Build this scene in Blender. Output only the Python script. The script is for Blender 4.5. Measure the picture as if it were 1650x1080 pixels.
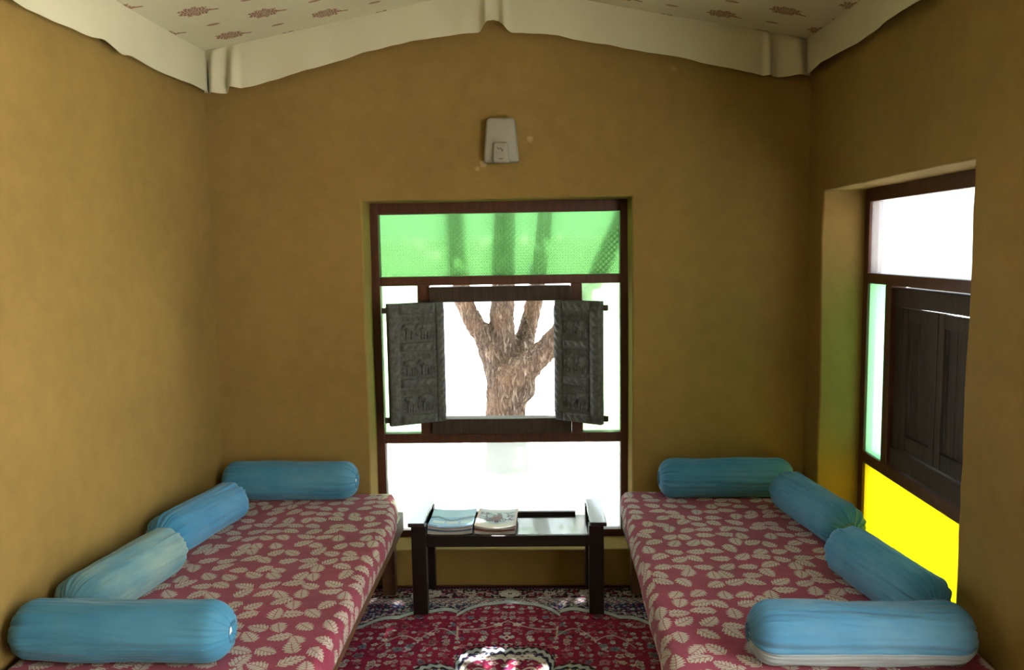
import bpy, bmesh, math, random
import numpy as np
from mathutils import Vector, Matrix, noise

random.seed(7)
for o in list(bpy.data.objects):
    bpy.data.objects.remove(o)
C = bpy.context.scene.collection
SC = bpy.context.scene

# ------------------------------------------------------------------ camera, sky, sun, exposure
F_PX, PITCH, YAW, ROLL, EYE = 1324.36, 0.104011, 0.030882, -0.016422, 1.6
fw = Vector((-math.sin(YAW) * math.cos(PITCH), math.cos(YAW) * math.cos(PITCH), -math.sin(PITCH)))
r0 = Vector((math.cos(YAW), math.sin(YAW), 0))
u0 = r0.cross(fw)
ri = r0 * math.cos(ROLL) + u0 * math.sin(ROLL)
up = -r0 * math.sin(ROLL) + u0 * math.cos(ROLL)
cd = bpy.data.cameras.new('camera')
cd.sensor_width = 36.0
cd.lens = F_PX * 36.0 / 1650.0
cd.clip_start = 0.05
cam = bpy.data.objects.new('camera', cd)
C.objects.link(cam)
cam.matrix_world = Matrix(((ri.x, up.x, -fw.x, 0), (ri.y, up.y, -fw.y, 0), (ri.z, up.z, -fw.z, EYE), (0, 0, 0, 1)))
SC.camera = cam

w = bpy.data.worlds.new('sky')
SC.world = w
w.use_nodes = True
bg = w.node_tree.nodes['Background']
bg.inputs[0].default_value = (0.80, 0.90, 1.0, 1)
bg.inputs[1].default_value = 0.8

SUN_TRAVEL = Vector((-0.035, -0.635, -0.77)).normalized()
sd = bpy.data.lights.new('sun', 'SUN')
sd.energy = 8.0
sd.angle = math.radians(0.53)
sd.color = (1.0, 0.97, 0.92)
sun = bpy.data.objects.new('sun', sd)
C.objects.link(sun)
sun.location = (2, 12, 10)
sun.rotation_euler = SUN_TRAVEL.to_track_quat('-Z', 'Y').to_euler()

SC.view_settings.view_transform = 'Standard'
SC.view_settings.look = 'None'
SC.view_settings.gamma = 1.0
SC.view_settings.use_curve_mapping = False
SC.view_settings.exposure = 4.1

# room numbers (metres)
D = 3.7735          # inner face of the back wall
XL, XR = -1.495, 1.226
YF = -1.2           # front wall behind the viewer
HW = 2.92           # wall height
TH = 0.25
REV = 0.178         # depth of the reveal before the window frame
WX0, WX1, WZ0, WZ1 = -0.795, 0.436, 0.18, 1.828
VY1, VY0 = 3.585, 2.372     # right wall window opening
DY0, DY1, DZ = 0.0, 1.62, 2.3   # unseen doorway in the right wall, added and sized to light the room
BED_Z = 0.475

def portal(name, loc, rot, sx, sy):
    d = bpy.data.lights.new(name, 'AREA')
    d.shape = 'RECTANGLE'; d.size = sx; d.size_y = sy
    d.cycles.is_portal = True
    o = bpy.data.objects.new(name, d); C.objects.link(o)
    o.location = loc; o.rotation_euler = rot
    return o
portal('sky_portal', (XR + TH + .05, (DY0 + DY1) / 2, DZ / 2), (0, math.radians(90), 0), DZ, DY1 - DY0)
portal('sky_portal', ((WX0 + WX1) / 2, D + TH + .12, (WZ0 + WZ1) / 2), (math.radians(-90), 0, 0), WX1 - WX0, WZ1 - WZ0)
portal('sky_portal', (XR + TH + .12, (VY0 + VY1) / 2, (WZ0 + WZ1) / 2), (0, math.radians(90), 0), WZ1 - WZ0, VY1 - VY0)

# ------------------------------------------------------------------ node expressions
class Ex:
    def __init__(s, nt, sock): s.nt, s.s = nt, sock
    def _m(s, op, *a, clamp=False):
        n = s.nt.nodes.new('ShaderNodeMath'); n.operation = op; n.use_clamp = clamp
        for i, v in enumerate((s,) + a):
            if isinstance(v, Ex): s.nt.links.new(v.s, n.inputs[i])
            else: n.inputs[i].default_value = v
        return Ex(s.nt, n.outputs[0])
    def __add__(s, o): return s._m('ADD', o)
    __radd__ = __add__
    def __mul__(s, o): return s._m('MULTIPLY', o)
    __rmul__ = __mul__
    def __sub__(s, o): return s._m('SUBTRACT', o)
    def __rsub__(s, o): return (s * -1.0) + o
    def __truediv__(s, o): return s._m('DIVIDE', o)
    def abs(s): return s._m('ABSOLUTE')
    def sin(s): return s._m('SINE')
    def cos(s): return s._m('COSINE')
    def floor(s): return s._m('FLOOR')
    def frac(s): return s._m('FRACT')
    def pow(s, p): return s._m('POWER', p)
    def sqrt(s): return s._m('SQRT')
    def min(s, o): return s._m('MINIMUM', o)
    def max(s, o): return s._m('MAXIMUM', o)
    def atan2(s, o): return s._m('ARCTAN2', o)
    def mod(s, o): return s._m('FLOORED_MODULO', o)
    def step(s, e, wd=0.1):      # 1 where s < e, soft over wd
        n = s.nt.nodes.new('ShaderNodeMapRange'); n.interpolation_type = 'SMOOTHSTEP'
        s.nt.links.new(s.s, n.inputs[0])
        for i, v in ((1, e - wd), (2, e + wd), (3, 1.0), (4, 0.0)): n.inputs[i].default_value = v
        return Ex(s.nt, n.outputs[0])

class Mat:
    def __init__(s, name):
        s.m = bpy.data.materials.new(name); s.m.use_nodes = True
        s.nt = s.m.node_tree; s.b = s.nt.nodes['Principled BSDF']; s.out = s.nt.nodes['Material Output']
    def node(s, t, **k):
        n = s.nt.nodes.new(t)
        for a, v in k.items(): setattr(n, a, v)
        return n
    def put(s, sock, v):
        if isinstance(v, Ex): s.nt.links.new(v.s, sock)
        elif hasattr(v, 'links'): s.nt.links.new(v, sock)
        elif isinstance(v, (tuple, list)) and len(v) == 3 and sock.type == 'RGBA': sock.default_value = (*v, 1)
        else: sock.default_value = v
    def set(s, **k):
        nm = {'color': 'Base Color', 'rough': 'Roughness', 'metal': 'Metallic', 'sheen': 'Sheen Weight', 'spec': 'Specular IOR Level', 'coat': 'Coat Weight'}
        for a, v in k.items(): s.put(s.b.inputs[nm[a]], v)
        return s
    def obj(s): return s.node('ShaderNodeTexCoord').outputs['Object']
    def uv(s): return s.node('ShaderNodeTexCoord').outputs['UV']
    def xyz(s, v):
        n = s.node('ShaderNodeSeparateXYZ'); s.nt.links.new(v, n.inputs[0])
        return [Ex(s.nt, o) for o in n.outputs]
    def vec(s, x, y, z=0.0):
        n = s.node('ShaderNodeCombineXYZ')
        for i, v in enumerate((x, y, z)): s.put(n.inputs[i], v)
        return n.outputs[0]
    def scale(s, v, sc):
        n = s.node('ShaderNodeMapping'); s.nt.links.new(v, n.inputs[0]); n.inputs['Scale'].default_value = sc
        return n.outputs[0]
    def noise(s, v, sc=5, det=4, rough=.55, dist=0):
        n = s.node('ShaderNodeTexNoise'); s.nt.links.new(v, n.inputs['Vector'])
        n.inputs['Scale'].default_value = sc; n.inputs['Detail'].default_value = det
        n.inputs['Roughness'].default_value = rough; n.inputs['Distortion'].default_value = dist
        return Ex(s.nt, n.outputs[0])
    def mix(s, f, a, b):
        n = s.node('ShaderNodeMix', data_type='RGBA')
        s.put(n.inputs[0], f); s.put(n.inputs[6], a); s.put(n.inputs[7], b)
        return n.outputs[2]
    def ramp(s, f, pts):
        n = s.node('ShaderNodeValToRGB'); s.put(n.inputs[0], f)
        el = n.color_ramp.elements
        while len(el) < len(pts): el.new(.5)
        for e, (p, c) in zip(el, pts): e.position = p; e.color = (*c, 1)
        return n.outputs[0]
    def bump(s, h, st=.3, d=.01):
        n = s.node('ShaderNodeBump'); s.put(n.inputs['Height'], h)
        n.inputs['Strength'].default_value = st; n.inputs['Distance'].default_value = d
        s.nt.links.new(n.outputs[0], s.b.inputs['Normal'])
        return n.outputs[0]

def hexc(h):
    h = h.lstrip('#'); v = [int(h[i:i + 2], 16) / 255 for i in (0, 2, 4)]
    return tuple(x / 12.92 if x <= .04045 else ((x + .055) / 1.055) ** 2.4 for x in v)

def simple(name, col, rough=.6, var=.15, sc=20, bump=.1, stretch=(1, 1, 1), spec=.3, coat=0):
    m = Mat(name); p = m.scale(m.obj(), stretch)
    n = m.noise(p, sc, 5)
    dk = tuple(c * (1 - var) for c in col); lt = tuple(min(1, c * (1 + var)) for c in col)
    m.set(color=m.ramp(n, [(.3, dk), (.7, lt)]), rough=rough, spec=spec, coat=coat)
    if bump: m.bump(m.noise(p, sc * 4, 4), bump, .004)
    return m.m

# ------------------------------------------------------------------ materials
def plaster(name, base, spots=()):
    m = Mat(name); p = m.obj()
    big = m.noise(p, 1.6, 5, .6); fine = m.noise(p, 14, 6, .65); grit = m.noise(p, 160, 3, .6)
    c1 = tuple(c * .86 for c in base); c2 = tuple(c * 1.10 for c in base)
    col = m.ramp(big * .6 + fine * .4, [(.34, c1), (.66, c2)])
    st = m.noise(m.scale(p, (3, 3, .7)), 2.2, 6, .7, .8)
    col = m.mix((st._m('SUBTRACT', .60)._m('MULTIPLY', 3.0, clamp=True)) * .22, col, tuple(c * .55 for c in base))
    x, y, z = m.xyz(p)
    wob = m.noise(p, 45, 4, .7)
    for (sx, sz, r, c) in spots:      # filler smears that stay on the wall
        d = ((x - sx) * (x - sx) + (z - sz) * (z - sz)).sqrt()
        col = m.mix((d + (wob - .5) * .05).step(r, .008) * .4, col, c)
    m.set(color=col, rough=.92, spec=.1)
    m.bump(fine * .5 + grit * .12 + big * .9, .22, .012)
    return m.m

WALL = (0.245, 0.166, 0.052)
M = {}
M['wall'] = plaster('mud_plaster', WALL)
M['wall_back'] = plaster('mud_plaster_patched', WALL, [(-.235 - XL + .12, 1.985, .014, (.55, .45, .3)), (-.02 - XL + .12, 2.09, .012, (.5, .4, .24)), (-.26 - XL + .12, 1.965, .008, (.5, .4, .25)), (.62 - XL + .12, 2.385, .012, (.35, .28, .15))])
M['floor'] = simple('floor_screed', (.16, .11, .08), .7, .2, 6, .15)
M['roof'] = simple('roof_slab', (.35, .32, .28), .9, .1, 5, .1)
M['frame'] = simple('red_brown_painted_wood', (.070, .022, .011), .45, .3, 9, .12, (6, 6, 1), .4)
M['frame_h'] = M['frame']
M['old_wood'] = simple('old_dark_wood', (.040, .027, .020), .7, .35, 10, .3, (8, 8, .8), .3)
M['worn_wood'] = simple('worn_dark_wood', (.036, .025, .018), .65, .4, 8, .35, (9, 9, .6), .3)  # plank shutters and hinges, a little darker than the old frame wood
M['bed_wood'] = simple('brown_bed_wood', (.10, .045, .018), .5, .25, 9, .1, (5, 1, 5), .4)
M['bench_wood'] = simple('black_brown_polish', (.009, .006, .005), .35, .3, 12, .03, (2, 6, 6), .3)
M['bench_top'] = simple('polished_bench_top', (.022, .016, .018), .20, .3, 12, .02, (2, 6, 6), .5, .75)
M['white_plastic'] = simple('white_plastic', (.27, .265, .225), .35, .03, 5, 0)
M['grey_ink'] = simple('grey_ink', (.10, .10, .11), .5, .05, 5, 0)
M['paper'] = simple('paper_edges', (.30, .30, .30), .8, .25, 60, .2, (.2, .2, 14))
M['cord'] = simple('white_cord', (.72, .72, .66), .8, .1, 60, .2)
M['sand'] = simple('pale_sand', (.60, .565, .51), .95, .08, 1.2, .2)
M['outer_wall'] = simple('whitewash', (.80, .80, .78), .9, .05, 2, .1)
M['blue_paint'] = simple('blue_paint', (.10, .22, .60), .6, .1, 3, .05)

def carved():
    m = Mat('weathered_carved_wood'); p = m.obj()
    n = m.noise(p, 55, 6, .7); b = m.noise(m.scale(p, (1, 1, 5)), 30, 4)
    g = m.node('ShaderNodeNewGeometry')
    pt = Ex(m.nt, g.outputs['Pointiness'])
    col = m.ramp(n, [(.3, (.042, .047, .046)), (.60, (.088, .096, .094)), (.80, (.19, .195, .19))])
    m.set(color=col, rough=.75, spec=.25)
    m.bump(n * .6 + b * .4, .35, .003)
    return m.m
M['carved'] = carved()

def bark():
    m = Mat('rough_bark'); p = m.obj()
    ps = m.scale(p, (1, 1, .22)); n1 = m.noise(ps, 26, 6, .65, 1.2); n2 = m.noise(ps, 70, 5, .7); bg_ = m.noise(p, 3.0, 3)
    ridge = 1.0 - ((n1 - .5).abs() * 6.0)._m('MINIMUM', 1.0)
    h = n1 * .5 + n2 * .5 - ridge * .25
    col = m.ramp(h, [(.24, (.035, .022, .016)), (.42, (.13, .092, .070)), (.62, (.26, .205, .165))])
    col = m.mix(bg_._m('SUBTRACT', .45)._m('MULTIPLY', 3, clamp=True) * .35, col, (.24, .13, .07))
    m.set(color=col, rough=.95, spec=.1)
    m.bump(h, 1.0, .03)
    return m.m
M['bark'] = bark()
def leafm():
    m = Mat('green_leaf'); n = m.noise(m.obj(), 3, 3)
    m.set(color=m.ramp(n, [(.3, (.05, .14, .02)), (.7, (.14, .28, .05))]), rough=.5)
    t = m.node('ShaderNodeBsdfTranslucent'); t.inputs[0].default_value = (.16, .36, .05, 1)
    x = m.node('ShaderNodeMixShader'); x.inputs[0].default_value = .35
    m.nt.links.new(m.b.outputs[0], x.inputs[1]); m.nt.links.new(t.outputs[0], x.inputs[2]); m.nt.links.new(x.outputs[0], m.out.inputs[0])
    return m.m
M['leaf'] = leafm()

def pane_mat(name, tint, trans_col, f_clear, f_blur, rough, kind):
    """tint = colour of light passing straight; trans_col = colour of light scattered by the figured face"""
    m = Mat(name); x, y, z = m.xyz(m.obj())
    if kind == 'flower':
        a = ((x + z) * 37.0).frac() - .5; b = ((x - z) * 37.0).frac() - .5
        r = (a * a + b * b).sqrt()
        ring = (r - .22).abs().step(.07, .05)
        line = a.abs().max(b.abs())
        ln = (line * -1.0 + .5).step(.06, .05)
        pat = ring.max(ln)
    elif kind == 'grain':
        v = m.node('ShaderNodeTexVoronoi'); m.nt.links.new(m.obj(), v.inputs['Vector']); v.inputs['Scale'].default_value = 130
        pat = Ex(m.nt, v.outputs['Distance'])
    else:
        pat = m.noise(m.obj(), 9, 4, .6)
    bn = m.node('ShaderNodeBump'); m.put(bn.inputs['Height'], pat); bn.inputs['Strength'].default_value = .35; bn.inputs['Distance'].default_value = .003
    tr = m.node('ShaderNodeBsdfTransparent')
    tl = m.node('ShaderNodeBsdfTranslucent')
    dark = .30 if kind == 'flower' else .85
    m.put(tr.inputs[0], m.mix(pat, tint, tuple(c * dark for c in tint)))
    m.put(tl.inputs[0], m.mix(pat, trans_col, tuple(c * dark for c in trans_col)))
    m.nt.links.new(bn.outputs[0], tl.inputs['Normal'])
    rf = m.node('ShaderNodeBsdfRefraction'); rf.inputs['Roughness'].default_value = rough; rf.inputs['IOR'].default_value = 1.12
    m.put(rf.inputs[0], m.mix(pat, tint, tuple(c * dark for c in tint)))
    m.nt.links.new(bn.outputs[0], rf.inputs['Normal'])
    gl = m.node('ShaderNodeBsdfGlossy'); gl.inputs['Roughness'].default_value = .12; m.nt.links.new(bn.outputs[0], gl.inputs['Normal'])
    a = m.node('ShaderNodeMixShader'); a.inputs[0].default_value = f_blur / max(1e-4, f_blur + f_clear)
    m.nt.links.new(tr.outputs[0], a.inputs[1]); m.nt.links.new(rf.outputs[0], a.inputs[2])
    b = m.node('ShaderNodeMixShader'); b.inputs[0].default_value = 1 - f_blur - f_clear
    m.nt.links.new(a.outputs[0], b.inputs[1]); m.nt.links.new(tl.outputs[0], b.inputs[2])
    c = m.node('ShaderNodeMixShader'); c.inputs[0].default_value = .04
    m.nt.links.new(b.outputs[0], c.inputs[1]); m.nt.links.new(gl.outputs[0], c.inputs[2])
    m.nt.links.new(c.outputs[0], m.out.inputs[0])
    return m.m
def clear_back():
    m = Mat('smooth_glass_back')
    tr = m.node('ShaderNodeBsdfTransparent'); tr.inputs[0].default_value = (.97, .98, .97, 1)
    gl = m.node('ShaderNodeBsdfGlossy'); gl.inputs['Roughness'].default_value = .03
    c = m.node('ShaderNodeMixShader'); c.inputs[0].default_value = .04
    m.nt.links.new(tr.outputs[0], c.inputs[1]); m.nt.links.new(gl.outputs[0], c.inputs[2]); m.nt.links.new(c.outputs[0], m.out.inputs[0])
    return m.m
M['glass_back'] = clear_back()
M['pane_green'] = pane_mat('green_figured_glass', (.058, .150, .048), (.050, .150, .040), .18, .50, .22, 'flower')
M['pane_side'] = pane_mat('pale_green_grained_glass', (.22, .36, .20), (.20, .36, .18), .25, .30, .2, 'grain')
M['pane_side_right'] = pane_mat('sea_green_grained_glass', (.11, .27, .14), (.10, .27, .13), .20, .20, .25, 'grain')
M['pane_frost'] = pane_mat('dusty_clear_glass', (.42, .43, .42), (.40, .41, .40), .45, .15, .12, 'dust')
M['pane_clear'] = pane_mat('clear_glass', (.28, .28, .29), (.28, .28, .29), .70, .10, .05, 'dust')
M['pane_yellow'] = pane_mat('yellow_grained_glass', (.21, .172, .0018), (.21, .178, .0018), .12, .18, .3, 'grain')

def leaf_print():
    m = Mat('leaf_print_cotton'); uv = m.uv()
    x, y, _ = m.xyz(uv)
    S = 13.2
    vt = m.node('ShaderNodeTexVoronoi', feature='F1'); vt.voronoi_dimensions = '2D'
    m.nt.links.new(m.vec(x * S, y * S), vt.inputs['Vector']); vt.inputs['Scale'].default_value = 1; vt.inputs['Randomness'].default_value = .55
    px, py, _ = m.xyz(vt.outputs['Position'])
    cr = m.xyz(vt.outputs['Color'])
    dx = x * S - px; dy = y * S - py
    an = (cr[0] - .5) * 3.2 + (cr[2]._m('GREATER_THAN', .5)) * 3.14159
    ca, sa = an.cos(), an.sin()
    u = dx * ca + dy * sa; v = dy * ca - dx * sa
    v = v + u * u * ((cr[1] - .5) * .5)               # bent midrib
    u = u / (cr[1] * .25 + .85)
    t = (u * .98 + .5)._m('MAXIMUM', 0.0)._m('MINIMUM', 1.0)          # 0 base .. 1 tip
    prof = (t.pow(.55) * (1.0 - t).pow(.85)) * .90
    ser = (t * 5.5 - v.abs() * 4.0 + .3).frac() * .42 - .08
    edge = v.abs() - prof * (1.0 - ser)
    leaf = edge.step(.0, .018)
    inb = (u.abs()).step(.5, .01)
    mid = v.abs().step(.024, .012)
    vein = (((t * 5.5 - v.abs() * 4.0 + .3).frac() - .5).abs()).step(.13, .06) * v.abs().step(.30, .02)
    stem = (v.abs().step(.018, .008)) * ((u + .52).abs().step(.07, .01))
    mask = ((leaf * inb) * (1.0 - mid * .7) * (1.0 - vein * .7)).max(stem * .8)
    n = m.noise(uv, 6, 4); nf = m.noise(uv, 300, 2)
    red = m.ramp(n, [(.3, (.18, .018, .050)), (.7, (.25, .027, .070))])
    wht = m.ramp(n, [(.3, (.36, .36, .31)), (.7, (.47, .465, .41))])
    col = m.mix(mask * (nf * .3 + .75), red, wht)
    m.set(color=col, rough=.9, sheen=.15, spec=.1)
    wv = m.noise(uv, 18, 3)
    m.bump(nf * .15 + wv, .25, .01)
    return m.m
M['leaf_print'] = leaf_print()

def ceiling_print():
    m = Mat('flower_print_cotton'); x, y, _ = m.xyz(m.obj())
    gx = (x + 1.395) / .208; gy = (y - 3.116) / .185
    cx, cy = gx.floor(), gy.floor()
    fx = ((gx - cx) - .5) * .208; fy = ((gy - cy) - .5) * .185
    par = (cx + cy).mod(2.0)._m('LESS_THAN', .5)          # big motif or sprig
    wob = m.noise(m.obj(), 90, 3, .6)
    r = ((fx * fx * .8) + fy * fy * 1.2).sqrt(); th = fy.atan2(fx)
    ed = (th * 9.0).sin() * .006 + .052
    big = (r - ed + (wob - .5) * .02).step(0, .003)
    lace = (((r * 420.0).sin() * (th * 14.0).sin()) + (wob - .5) * 2.2).step(.35, .25)
    tail = (fy - fx * .25).abs().step(.006, .002) * ((fx - .065).abs().step(.022, .004))
    r2 = ((fx * fx) * .5 + fy * fy * 2.4).sqrt()
    small = (r2 + (wob - .5) * .012).step(.019, .002)
    mask = ((big * lace).max(tail)) * par + small * (1.0 - par) * .8
    n = m.noise(m.obj(), 2.5, 4)
    base = m.ramp(n, [(.3, (.56, .545, .40)), (.7, (.62, .60, .455))])
    red = m.mix(wob, (.26, .04, .04), (.18, .09, .045))
    m.set(color=m.mix(mask * .85, base, red), rough=.9, spec=.1)
    m.bump(m.noise(m.obj(), 4, 3) + m.noise(m.obj(), 400, 2) * .1, .2, .02)
    return m.m
M['ceiling_print'] = ceiling_print()
M['valance'] = simple('plain_cream_cotton', (.54, .525, .39), .9, .05, 3, .15)

def bolster_mat(name, col, pale, amount, band=None):
    m = Mat(name); p = m.obj()
    n = m.noise(m.scale(p, (1.2, 3, 3)), 2.4, 4, .6); f = m.noise(p, 240, 2); w_ = m.noise(m.scale(p, (1, 5, 5)), 8, 4, .6)
    c = m.ramp(n, [(.3, tuple(v * .85 for v in col)), (.7, tuple(v * 1.12 for v in col))])
    c = m.mix(n._m('SUBTRACT', .42)._m('MULTIPLY', 4, clamp=True) * amount, c, pale)
    if band:
        x, y, z = m.xyz(p)
        th = z.atan2(y)                # angle about the bolster's axis
        c = m.mix((th - band[0]).abs().step(band[1], .02), c, band[2])
    m.set(color=c, rough=.85, sheen=.2, spec=.15)
    m.bump(n * 1.5 + w_ * .35 + f * .1, .22, .008)
    return m.m

def vcol(name, rough=.8, spec=.2, bump=None, coat=0):
    m = Mat(name); a = m.node('ShaderNodeVertexColor', layer_name='Col')
    m.set(color=a.outputs[0], rough=rough, spec=spec, coat=coat)
    if bump: m.bump(m.noise(m.obj(), bump, 2), .5, .004)
    return m.m
M['rug'] = vcol('woven_rug_pile', .95, .05, 420)
M['cover'] = vcol('glossy_cover_print', .45, .3)

# ------------------------------------------------------------------ mesh helpers
def link(name, me, mat, parent=None):
    o = bpy.data.objects.new(name, me); C.objects.link(o)
    for mm in (mat if isinstance(mat, (list, tuple)) else [mat]):
        if mm: me.materials.append(mm)
    if parent: o.parent = parent
    return o
def pyd(name, v, f, mat, parent=None, smooth=True):
    me = bpy.data.meshes.new(name); me.from_pydata([tuple(map(float, a)) for a in v], [], f); me.update()
    if smooth: me.polygons.foreach_set('use_smooth', [True] * len(me.polygons))
    return link(name, me, mat, parent)
def tag(o, label=None, cat=None, group=None, kind=None):
    if label: o['label'] = label
    if cat: o['category'] = cat
    if group: o['group'] = group
    if kind: o['kind'] = kind
    return o
def empty(name, loc=(0, 0, 0), rz=0):
    o = bpy.data.objects.new(name, None); C.objects.link(o)
    o.location = loc; o.rotation_euler = (0, 0, rz); o.empty_display_size = .1
    return o
def boxbm(bm, lo, hi, bev=.003, taper=None):
    t = bmesh.new(); bmesh.ops.create_cube(t, size=1)
    for v in t.verts:
        v.co = Vector([(lo[i] + hi[i]) / 2 + v.co[i] * (hi[i] - lo[i]) for i in range(3)])
    if bev: bmesh.ops.bevel(t, geom=t.edges[:], offset=bev, segments=2, profile=.6, affect='EDGES')
    me = bpy.data.meshes.new('tmp'); t.to_mesh(me); t.free(); bm.from_mesh(me); bpy.data.meshes.remove(me)
def box(name, lo, hi, mat, parent=None, bev=.003, wob=0, cuts=0):
    bm = bmesh.new(); boxbm(bm, lo, hi, bev)
    if cuts:
        bmesh.ops.subdivide_edges(bm, edges=[e for e in bm.edges if e.calc_length() > .1], cuts=cuts, use_grid_fill=True)
    if wob:
        for v in bm.verts: v.co += noise.noise_vector(v.co * 9) * wob
    me = bpy.data.meshes.new(name); bm.to_mesh(me); bm.free()
    return link(name, me, mat, parent)
def gridmesh(name, nu, nv, fn, mat, parent=None, uvfn=None, col=None, closed_u=False, smooth=True):
    V = [fn(i / (nu - (0 if closed_u else 1)), j / (nv - 1)) for j in range(nv) for i in range(nu)]
    Fq = []
    for j in range(nv - 1):
        for i in range(nu if closed_u else nu - 1):
            a = j * nu + i; b = j * nu + (i + 1) % nu
            Fq.append((a, b, b + nu, a + nu))
    o = pyd(name, V, Fq, mat, parent, smooth)
    if uvfn:
        uvl = o.data.uv_layers.new(name='UVMap')
        uvs = [uvfn(i / (nu - 1), j / (nv - 1)) for j in range(nv) for i in range(nu)]
        for l in o.data.loops: uvl.data[l.index].uv = uvs[l.vertex_index]
    return o
def tube(name, pts, r, mat, parent=None, seg=10):
    V, Fq = [], []
    pts = [Vector(p) for p in pts]
    for k, p in enumerate(pts):
        d = (pts[min(k + 1, len(pts) - 1)] - pts[max(k - 1, 0)]).normalized()
        a = d.orthogonal().normalized(); b = d.cross(a)
        for i in range(seg):
            t = 2 * math.pi * i / seg; V.append(p + (a * math.cos(t) + b * math.sin(t)) * r)
    for k in range(len(pts) - 1):
        for i in range(seg):
            Fq.append((k * seg + i, k * seg + (i + 1) % seg, (k + 1) * seg + (i + 1) % seg, (k + 1) * seg + i))
    Fq.append(tuple(range(seg - 1, -1, -1))); Fq.append(tuple((len(pts) - 1) * seg + i for i in range(seg)))
    return pyd(name, V, Fq, mat, parent)

# ------------------------------------------------------------------ walls (local u right, y outward, z up; seen from inside)
def wall(name, origin, rz, L, Hh, openings, mat, th=TH, wav=.006):
    us = {0.0, L}; zs = {0.0, Hh}
    for a, b, c, d in openings: us |= {a, b}; zs |= {c, d}
    def fill(s):
        s = sorted(s); out = []
        for a, b in zip(s, s[1:]):
            n = max(1, int((b - a) / .07)); out += [a + (b - a) * k / n for k in range(n)]
        return out + [s[-1]]
    us, zs = fill(us), fill(zs)
    nd = 4
    ids = {}; V = []; Fq = []
    def vid(i, k, j):     # j layer through the thickness
        key = (i, k, j)
        if key not in ids:
            u, z, y = us[i], zs[k], th * j / nd
            p = Vector((u, y, z))
            wp = p + Vector(origin) * 1.7
            n1 = noise.noise_vector(wp * 1.3) * wav + noise.noise_vector(wp * 5) * wav * .45
            for (a, b, c, d) in openings:         # worn, uneven arrises
                if abs(u - a) < 1e-6 or abs(u - b) < 1e-6 or abs(z - c) < 1e-6 or abs(z - d) < 1e-6:
                    if j == 0: n1 = n1 + noise.noise_vector(wp * 11) * .004
            if u in (0, L) or z in (0, Hh): n1 = n1 * .4
            ids[key] = len(V); V.append(p + n1)
        return ids[key]
    def solid(i, k):
        if i < 0 or k < 0 or i >= len(us) - 1 or k >= len(zs) - 1: return False
        uc, zc = (us[i] + us[i + 1]) / 2, (zs[k] + zs[k + 1]) / 2
        return not any(a < uc < b and c < zc < d for a, b, c, d in openings)
    for i in range(len(us) - 1):
        for k in range(len(zs) - 1):
            if not solid(i, k): continue
            Fq.append((vid(i, k, 0), vid(i + 1, k, 0), vid(i + 1, k + 1, 0), vid(i, k + 1, 0)))
            Fq.append((vid(i, k, nd), vid(i, k + 1, nd), vid(i + 1, k + 1, nd), vid(i + 1, k, nd)))
            for (di, dk, e) in ((-1, 0, ((i, k), (i, k + 1))), (1, 0, ((i + 1, k + 1), (i + 1, k))), (0, -1, ((i + 1, k), (i, k))), (0, 1, ((i, k + 1), (i + 1, k + 1)))):
                if not solid(i + di, k + dk):
                    for j in range(nd):
                        Fq.append((vid(*e[0], j), vid(*e[1], j), vid(*e[1], j + 1), vid(*e[0], j + 1)))
    o = pyd(name, V, Fq, mat)
    try: o.data.set_sharp_from_angle(angle=math.radians(40))
    except Exception: pass
    o.location = origin; o.rotation_euler = (0, 0, rz)
    bv = o.modifiers.new('worn_edges', 'BEVEL'); bv.width = .008; bv.segments = 3; bv.limit_method = 'ANGLE'; bv.angle_limit = math.radians(50)
    return tag(o, kind='structure')

P2 = math.pi / 2
wall('wall_back', (XL - .12, D, 0), 0, XR - XL + .24, HW, [(WX0 - XL + .12, WX1 - XL + .12, WZ0, WZ1)], M['wall_back'])
wall('wall_left', (XL, YF - .1, 0), P2, D - YF + .22, HW, [], M['wall'])
wall('wall_right', (XR, D + .12, 0), -P2, D - YF + .22, HW, [(D + .12 - VY1, D + .12 - VY0, WZ0, WZ1), (D + .12 - DY1, D + .12 - DY0, -1, DZ)], M['wall'])
wall('wall_front', (XR + .12, YF, 0), 2 * P2, XR - XL + .24, HW, [], M['wall'])
tag(box('floor', (XL - TH, YF - TH, -.12), (XR + TH, D + TH, 0), M['floor'], None, 0), kind='structure')
tag(box('ceiling', (XL - TH - .3, YF - TH - .3, HW), (XR + TH + .15, D + TH + 1.0, HW + .12), M['roof'], None, .01), kind='structure')  # roof slab; its added overhang past the back wall blocks sky light

def ground():
    m = bmesh.new(); bmesh.ops.create_grid(m, x_segments=60, y_segments=60, size=60)
    for v in m.verts:
        v.co.z = -.1 + noise.noise(v.co * .3) * .03
        if abs(v.co.x) < 6 and abs(v.co.y - 2) < 6: v.co.z = -.1
    me = bpy.data.meshes.new('ground'); m.to_mesh(me); m.free()
    return tag(link('ground', me, M['sand']), kind='structure')
ground()
tag(box('light_block_wall', (XR + TH, DY0 - .45, -.12), (XR + 7.5, DY0 - .15, 3.0), M['roof'], None, .02), kind='structure')   # unseen wall, added to cut the doorway's light on the back wall

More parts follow.
